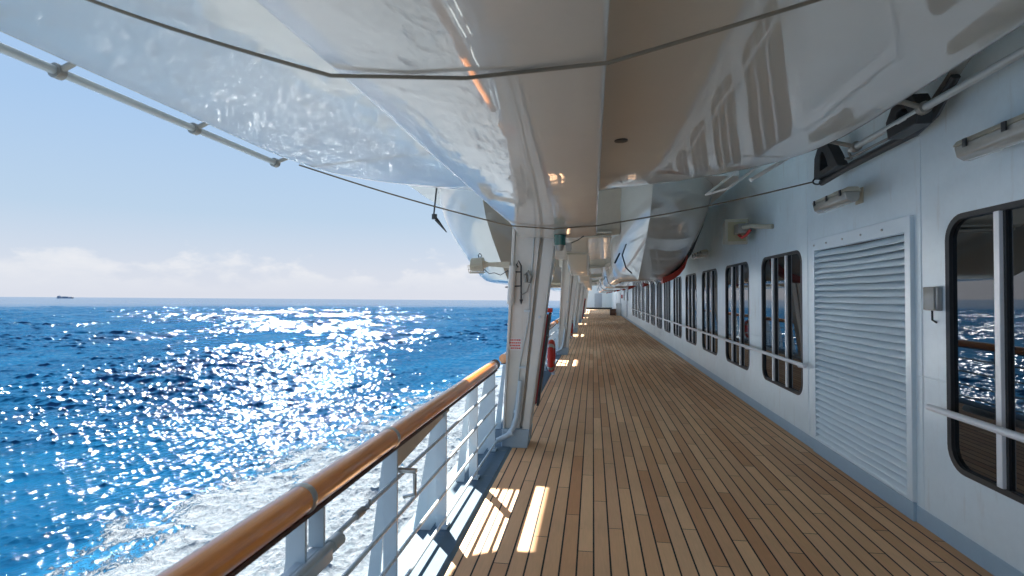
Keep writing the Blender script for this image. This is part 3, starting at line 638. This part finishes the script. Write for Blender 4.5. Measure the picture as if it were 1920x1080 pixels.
# ------------------------------------------------------------------ davit columns
def make_column():
    o = thing('davit_column', 'x', 'column', 'leaning white davit columns along the deck edge', loc=(-.93, 6.3, 0))
    def xo(z): return -.135+.062*z if z < 2.6 else -.135+.062*2.6
    def xi(z): return .150+.137*z
    def slab(x0f, x1f, y0, y1, z0, z1):
        return ([(x0f(z0), y0, z0), (x1f(z0), y0, z0), (x1f(z0), y1, z0), (x0f(z0), y1, z0)], [(x0f(z1), y0, z1), (x1f(z1), y0, z1), (x1f(z1), y1, z1), (x0f(z1), y1, z1)])
    H = 2.93
    mix = lambda q: (lambda z: xo(z)*(1-q)+xi(z)*q)
    m = MB(); m.hexa(*slab(mix(0), mix(.60), .03, .27, .22, H)); m.hexa(*slab(mix(.60), mix(.72), .10, .27, .22, H)); m.hexa(*slab(mix(.72), mix(.968), .0, .27, .22, H))
    m.build('web', 'column_white', o, smooth=0, bevel=.006)
    MB().hexa(*slab(mix(-.06), mix(.015), -.012, .30, .22, H)).build('flange', 'column_white', o, smooth=0, bevel=.005)
    MB().hexa(*slab(mix(.97), mix(1.0), -.012, .30, .10, H)).build('flange', 'column_white', o, smooth=0, bevel=.005)
    MB().hexa(*slab(mix(.60), mix(.625), -.004, .09, .3, H)).build('rib', 'column_white', o, smooth=0, bevel=.003)
    MB().hexa(*slab(mix(-.07), mix(1.02), -.02, .32, .0, .22)).build('footing', 'footing_blue', o, smooth=0, bevel=.008)
    cx_ = mix(.45)
    pts = [(-.19, -.10, .10), (-.06, -.10, .17), (cx_(.3)-.02, -.075, .26), (cx_(.42), -.045, .38), (cx_(.8)+.01, -.04, .8)]
    p = MB().tube(pts, [.030, .030, .030, .030, .027], 12); p.tube([(-.04, -.10, .18), (-.01, -.095, .197)], .037, 12); p.tube([(cx_(.45), -.045, .42), (cx_(.48), -.044, .46)], .037, 12)
    p.build('drain_pipe', 'rail_white', o)
    pts = [(cx_(.3)-.06, .012, .25), (cx_(.7)-.02, .018, .7), (cx_(1.0)-.02, .02, 1.0), (cx_(1.5)+.03, .02, 1.5), (cx_(2.0)+.02, .02, 2.0), (cx_(2.6), .02, 2.6)]
    MB().tube(pts, .009, 8).build('cable', 'pipe_grey', o)
    m = MB()
    for z_ in (.95, 1.62): m.box(cx_(z_)-.03, cx_(z_)+.05, .0, .029, z_-.012, z_+.012)
    m.tube([(mix(.86)(1.55), .0, 1.55), (mix(.86)(1.55), -.03, 1.55)], .018, 8)
    m.build('clamp', 'rail_white', o, bevel=.002)
    return o
colm = make_column(); colm['label'] = 'nearest leaning white davit column with red lettering above the wooden rail end'
sgn = MB().box(-.085, .085, .0245, .0295, 1.15, 1.295).build('warning_sign', 'sign_white', colm, smooth=0)
m = MB(); rr_ = random.Random(4)
for row, zz in enumerate((1.275, 1.242, 1.210, 1.178)):
    x_ = -.07+.008*row
    while x_ < .062:
        w_ = rr_.uniform(.010, .026); m.box(x_, min(x_+w_, .074), .0215, .0243, zz-.010, zz+.006); x_ += w_+.006
m.build('red_lettering', 'red_plastic', sgn, smooth=0)
CL = ['second davit column along the deck, behind the orange lifebuoy', 'third davit column along the deck', 'fourth davit column along the deck, small and slender', 'fifth davit column, tiny, close to the end bulkhead', 'sixth davit column, the last before the end bulkhead']
cols_ = [colm]
for k, lb in enumerate(CL):
    c_ = colm.copy(); col.objects.link(c_); c_.location.y += 10.1*(k+1); c_['label'] = lb; cols_.append(c_)
    for chd in colm.children:
        if chd.name.startswith('warning'): continue
        d_ = chd.copy(); col.objects.link(d_); d_.parent = c_

# floodlight on its arm, by each of the first two columns
def make_cage():
    o = thing('deck_floodlight', 'x', 'floodlight', 'caged floodlights on the davit columns', loc=(-1.38, 6.30, 2.18))
    MB().tube([(-.075, 0, .0), (.075, 0, .0)], [.075, .085], 16).tube([(.076, 0, 0), (.13, 0, 0)], [.05, .03], 12).build('lamp_body', 'cream_lamp', o)
    m = MB()
    for k in range(9):
        xx = -.095+.022*k; m.tube([(xx, .092*math.cos(a), -.02+.085*math.sin(a)) for a in np.linspace(math.pi*.95, math.pi*2.05, 9)], .0035, 5)
    for a in np.linspace(math.pi, math.pi*2, 7): m.tube([(-.097, .092*math.cos(a), -.02+.085*math.sin(a)), (.083, .092*math.cos(a), -.02+.085*math.sin(a))], .0035, 5)
    m.build('cage', 'cream_lamp', o)
    MB().tube([(.02, 0, .08), (.01, 0, .11), (.03, 0, .135), (.05, 0, .11), (.04, 0, .08)], .006, 6).build('eye', 'black_iron', o)
    MB().hexa([(.13, -.022, -.022), (.13, .022, -.022), (.13, .022, .022), (.13, -.022, .022)], [(.40, -.03, -.05), (.40, .03, -.05), (.40, .03, .03), (.40, -.03, .03)]).build('arm', 'cream_lamp', o, smooth=0, bevel=.004)
    MB().tube([(.08, .03, -.06), (.14, .03, -.11), (.2, .03, -.10), (.28, .02, -.13), (.38, .0, -.07)], .0045, 6).build('cable', 'black_iron', o)
    return o
cg = make_cage(); cg['label'] = 'caged cream floodlight sticking seaward from the nearest column'
c2_ = copy_tree(cg); c2_.location.y += 10.1; c2_['label'] = 'caged floodlight on the second column, small and half hidden'
# hooks and a line hanging on the first column
hk = thing('hook_line', 'black hook line hanging with a brown shackle on the nearest column', 'hook', loc=(-.845, 6.30, 2.0))
MB().tube([(0, -.02, -.24), (.0, -.02, .16), (-.03, -.02, .22), (-.055, -.02, .17), (-.035, -.02, .14)], .009, 8).tube([(0, -.02, -.24), (0, -.02, -.30)], [.022, .004], 8).tube([(-.16, -.02, .09), (0, -.03, .085)], .007, 6).tube([(-.19, -.02, -.095), (0, -.03, -.08)], .008, 6).build('line', 'black_iron', hk)
MB().tube([(.08, -.02, .09), (.115, -.02, .03), (.10, -.02, -.04), (.06, -.02, -.03), (.05, -.02, .05)], .022, 8, closed=True).tube([(.1, -.02, -.06), (.07, -.02, -.15), (.0, -.02, -.19)], .008, 6).build('shackle', 'steel_dull', hk)
MB().tube([(-.10, -.03, .16), (-.13, -.02, -.30)], .042, 12).build('pad', 'column_white', hk)
gl = thing('signal_lamp', 'small dark green lamp with a cable at the top of the nearest column', 'lamp', loc=(-.37, 6.05, 2.43))
MB().tube([(0, 0, .06), (0, 0, -.055)], [.07, .065], 14).build('lens', 'green_glass', gl); MB().tube([(0, 0, -.056), (.0, .0, -.12)], [.05, .03], 10).box(.066, .13, -.03, .03, -.12, -.03).build('base', 'steel_dull', gl)
MB().tube([(.05, 0, -.03), (.12, .0, -.035), (.2, .01, .0), (.27, -.01, .045)], .006, 6).build('cable', 'black_iron', gl)

# red stowage boards behind columns
def red_board(y, label, xoff=0.0):
    o = thing('stowage_board', label, 'board', 'red boards leaning behind the columns', loc=(-.80+xoff, y, 0))
    lean = .135
    def q(z, a): return a+lean*z
    MB().hexa([(q(.38, -.05), 0, .38), (q(.38, .01), 0, .38), (q(.38, .01), .35, .38), (q(.38, -.05), .35, .38)], [(q(1.55, -.05), 0, 1.55), (q(1.55, .01), 0, 1.55), (q(1.55, .01), .35, 1.55), (q(1.55, -.05), .35, 1.55)]).build('panel', 'red_dark', o, smooth=0, bevel=.01)
    MB().hexa([(q(.36, .012), -.02, .36), (q(.36, .045), -.02, .36), (q(.36, .025), .37, .36), (q(.36, .012), .37, .36)], [(q(1.58, .012), -.02, 1.58), (q(1.58, .045), -.02, 1.58), (q(1.58, .025), .37, 1.58), (q(1.58, .012), .37, 1.58)]).build('edge_strip', 'black_iron', o, smooth=0, bevel=.005)
    MB().box(q(1.56, -.06), q(1.56, .06), -.03, .1, 1.585, 1.64).build('latch', 'red_plastic', o, smooth=0, bevel=.008)
    return o
red_board(7.0, 'tall dark red board leaning just behind the nearest column')
red_board(33.0, 'distant dark red board leaning along the row of columns', .1)

# ------------------------------------------------------------------ guard rails
XR = -1.155
def guard_rail(y0, y1, posts, label, first=False):
    o = thing('guard_rail', label, 'railing', 'guard rail sections between the columns', loc=(XR, y0, 0))
    def lo(mb): mb.v = [(p[0]-XR, p[1]-y0, p[2]) for p in mb.v]; return mb
    h = lo(MB().tube([(XR, y0, .985), (XR, y1-.13, .985)], .058, 24)).build('handrail', 'handrail_wood', o)
    lo(MB().tube([(XR, y1-.128, .985), (XR, y1, .985)], [.060, .062], 24)).build('ferrule', 'brown_wood', h)
    lo(MB().prism([(XR-.035, .915), (XR-.03, .929), (XR+.03, .929), (XR+.035, .915)], 'y', y0, y1-.01)).build('capping_bar', 'brown_wood', o, smooth=0)
    for yb in ([2.0, 2.93] if first else [y0+2.5]):
        lo(MB().tube([(XR, yb-.018, .985), (XR, yb-.010, .985), (XR, yb+.010, .985), (XR, yb+.018, .985)], [.059, .063, .063, .059], 24)).build('band', 'steel', h)
    for zz in (.735, .51, .285, .06+.02):
        lo(MB().tube([(XR+.02, y0, zz), (XR+.02, y1, zz)], .0125, 10)).build('rod', 'rail_white', o)
    for k, yy in enumerate(posts):
        st = lo(MB().box(XR-.055, XR+.03, yy-.008, yy+.008, -.058 if False else .013, .914)).build('stanchion', 'rail_white', o, smooth=0, bevel=.003)
        lo(MB().box(XR-.03, XR+.045, yy-.05, yy+.05, .0125, .03)).build('foot', 'rail_white', st, smooth=0, bevel=.003)
        y2 = yy+.10
        if abs(yy-4.03) < .01 or abs(yy-6.1) < .01: poly = [(XR-.10, .90), (XR-.045, .90), (XR-.05, -.057), (XR-.27, -.067)]
        else: poly = [(XR-.09, .90), (XR-.056, .90), (XR-.13, -.063), (XR-.215, -.065)]
        lo(MB().prism(poly, 'y', y2-.007, y2+.007)).build('stay', 'rail_white', st, smooth=0)
    return o
g1 = guard_rail(-3.0, 6.26, [-1.9, -.7, .45, 1.98, 2.98, 4.03, 5.15, 6.10], 'nearest guard rail with a varnished wooden handrail and white rods', True)
def lo1(mb): mb.v = [(p[0]-XR, p[1]+3.0, p[2]) for p in mb.v]; return mb
lo1(MB().hexa([(XR-.006, 3.02, .914), (XR+.006, 3.02, .914), (XR+.006, 4.2, .914), (XR-.006, 4.2, .914)][::1], [(XR-.006, 3.02, .78), (XR+.006, 3.02, .78), (XR+.006, 4.2, .875), (XR-.006, 4.2, .875)])).build('gusset', 'boat_beige', g1, smooth=0)
gate = lo1(MB().box(XR-.02, XR+.075, 1.86, 2.12, .69, .745).box(XR+.0, XR+.07, 1.84, 1.90, .60, .689)).build('gate_hinge', 'rail_white', g1, bevel=.008)
lo1(MB().tube([(XR+.05, 1.84, .735), (XR+.05, 2.2, .735)], .022, 12).tube([(XR+.05, 2.14, .735), (XR+.05, 2.22, .735)], .03, 12)).build('pin', 'pipe_grey', gate)
lo1(MB().box(XR-.03, XR+.04, 2.10, 2.116, .746, .914)).build('stanchion', 'rail_white', g1, smooth=0, bevel=.003)
lo1(MB().tube([(XR+.02, 2.45, .735), (XR+.02, 2.53, .735)], .020, 10).tube([(XR+.02, 2.5, .735), (XR+.055, 2.52, .75), (XR+.05, 2.54, .785)], .007, 6)).build('clip', 'steel_dull', g1)
lo1(MB().box(XR-.01, XR+.13, 3.0, 3.04, .765, .785).tube([(XR+.12, 3.02, .76), (XR+.12, 3.02, .64), (XR+.05, 3.02, .62)], .012, 8)).build('latch', 'steel', g1, bevel=.003)
RL = ['second guard rail section beyond the nearest column', 'third guard rail section along the deck', 'fourth guard rail section along the deck', 'fifth guard rail section, far along', 'sixth guard rail section near the end bulkhead', 'last guard rail section, touching the end bulkhead']
g2 = guard_rail(6.86, 16.26, [7.3, 8.4, 9.5, 10.6, 11.7, 12.8, 13.9, 15.0, 16.1], RL[0])
for k, lb in enumerate(RL[1:]):
    c_ = copy_tree(g2); c_.location.y += 10.1*(k+1); c_['label'] = lb

# ------------------------------------------------------------------ lifebuoys
def make_buoy():
    o = thing('lifebuoy', 'x', 'lifebuoy', 'orange lifebuoys hung on the rail', loc=(-.895, 11.6, .50))
    MB().tube([(0, .29*math.cos(a), .29*math.sin(a)) for a in np.linspace(0, 2*math.pi, 33)[:-1]], .068, 14, closed=True).build('ring', 'red_plastic', o)
    for a in (45, 135, 225, 315):
        MB().tube([(0, .29*math.cos(R(a+q)), .29*math.sin(R(a+q))) for q in (-8, 0, 8)], .0705, 14, caps=False).build('band', 'steel', o)
    MB().tube([(.03, -.05, -.30), (.05, -.06, -.40)], [.05, .035], 10).build('marker_light', 'sign_white', o)
    MB().tube([(-.06, .1, .30), (-.17, .1, .46)], .012, 6).tube([(-.06, -.1, .30), (-.17, -.1, .46)], .012, 6).build('holder', 'rail_white', o)
    return o
by = make_buoy(); by['label'] = 'nearest red orange lifebuoy hung edge-on inside the rail'
b2 = copy_tree(by); b2.location.y = 22.2; b2['label'] = 'farther red orange lifebuoy hung edge-on past the second column'

# ------------------------------------------------------------------ a ship on the horizon
cs = thing('cargo_ship', 'tiny blue grey cargo ship on the horizon', 'ship', loc=(-5670, 5000, -12.2-.0059*-5670-.0089*5000))
MB().prism([(-92, -2), (84, -2), (96, 11), (60, 9), (-95, 9)], 'y', -14, 14).build('hull', 'far_hull', cs, smooth=0)
MB().box(-88, -66, -13, 13, 9.1, 24).box(-80, -74, -5, 5, 24.1, 30).box(-58, 50, -13, 13, 9.1, 16).box(-30, 20, -13, 13, 16.1, 20).box(72, 75, -4, 4, 9.5, 18).build('deckhouse', 'far_house', cs, smooth=0)
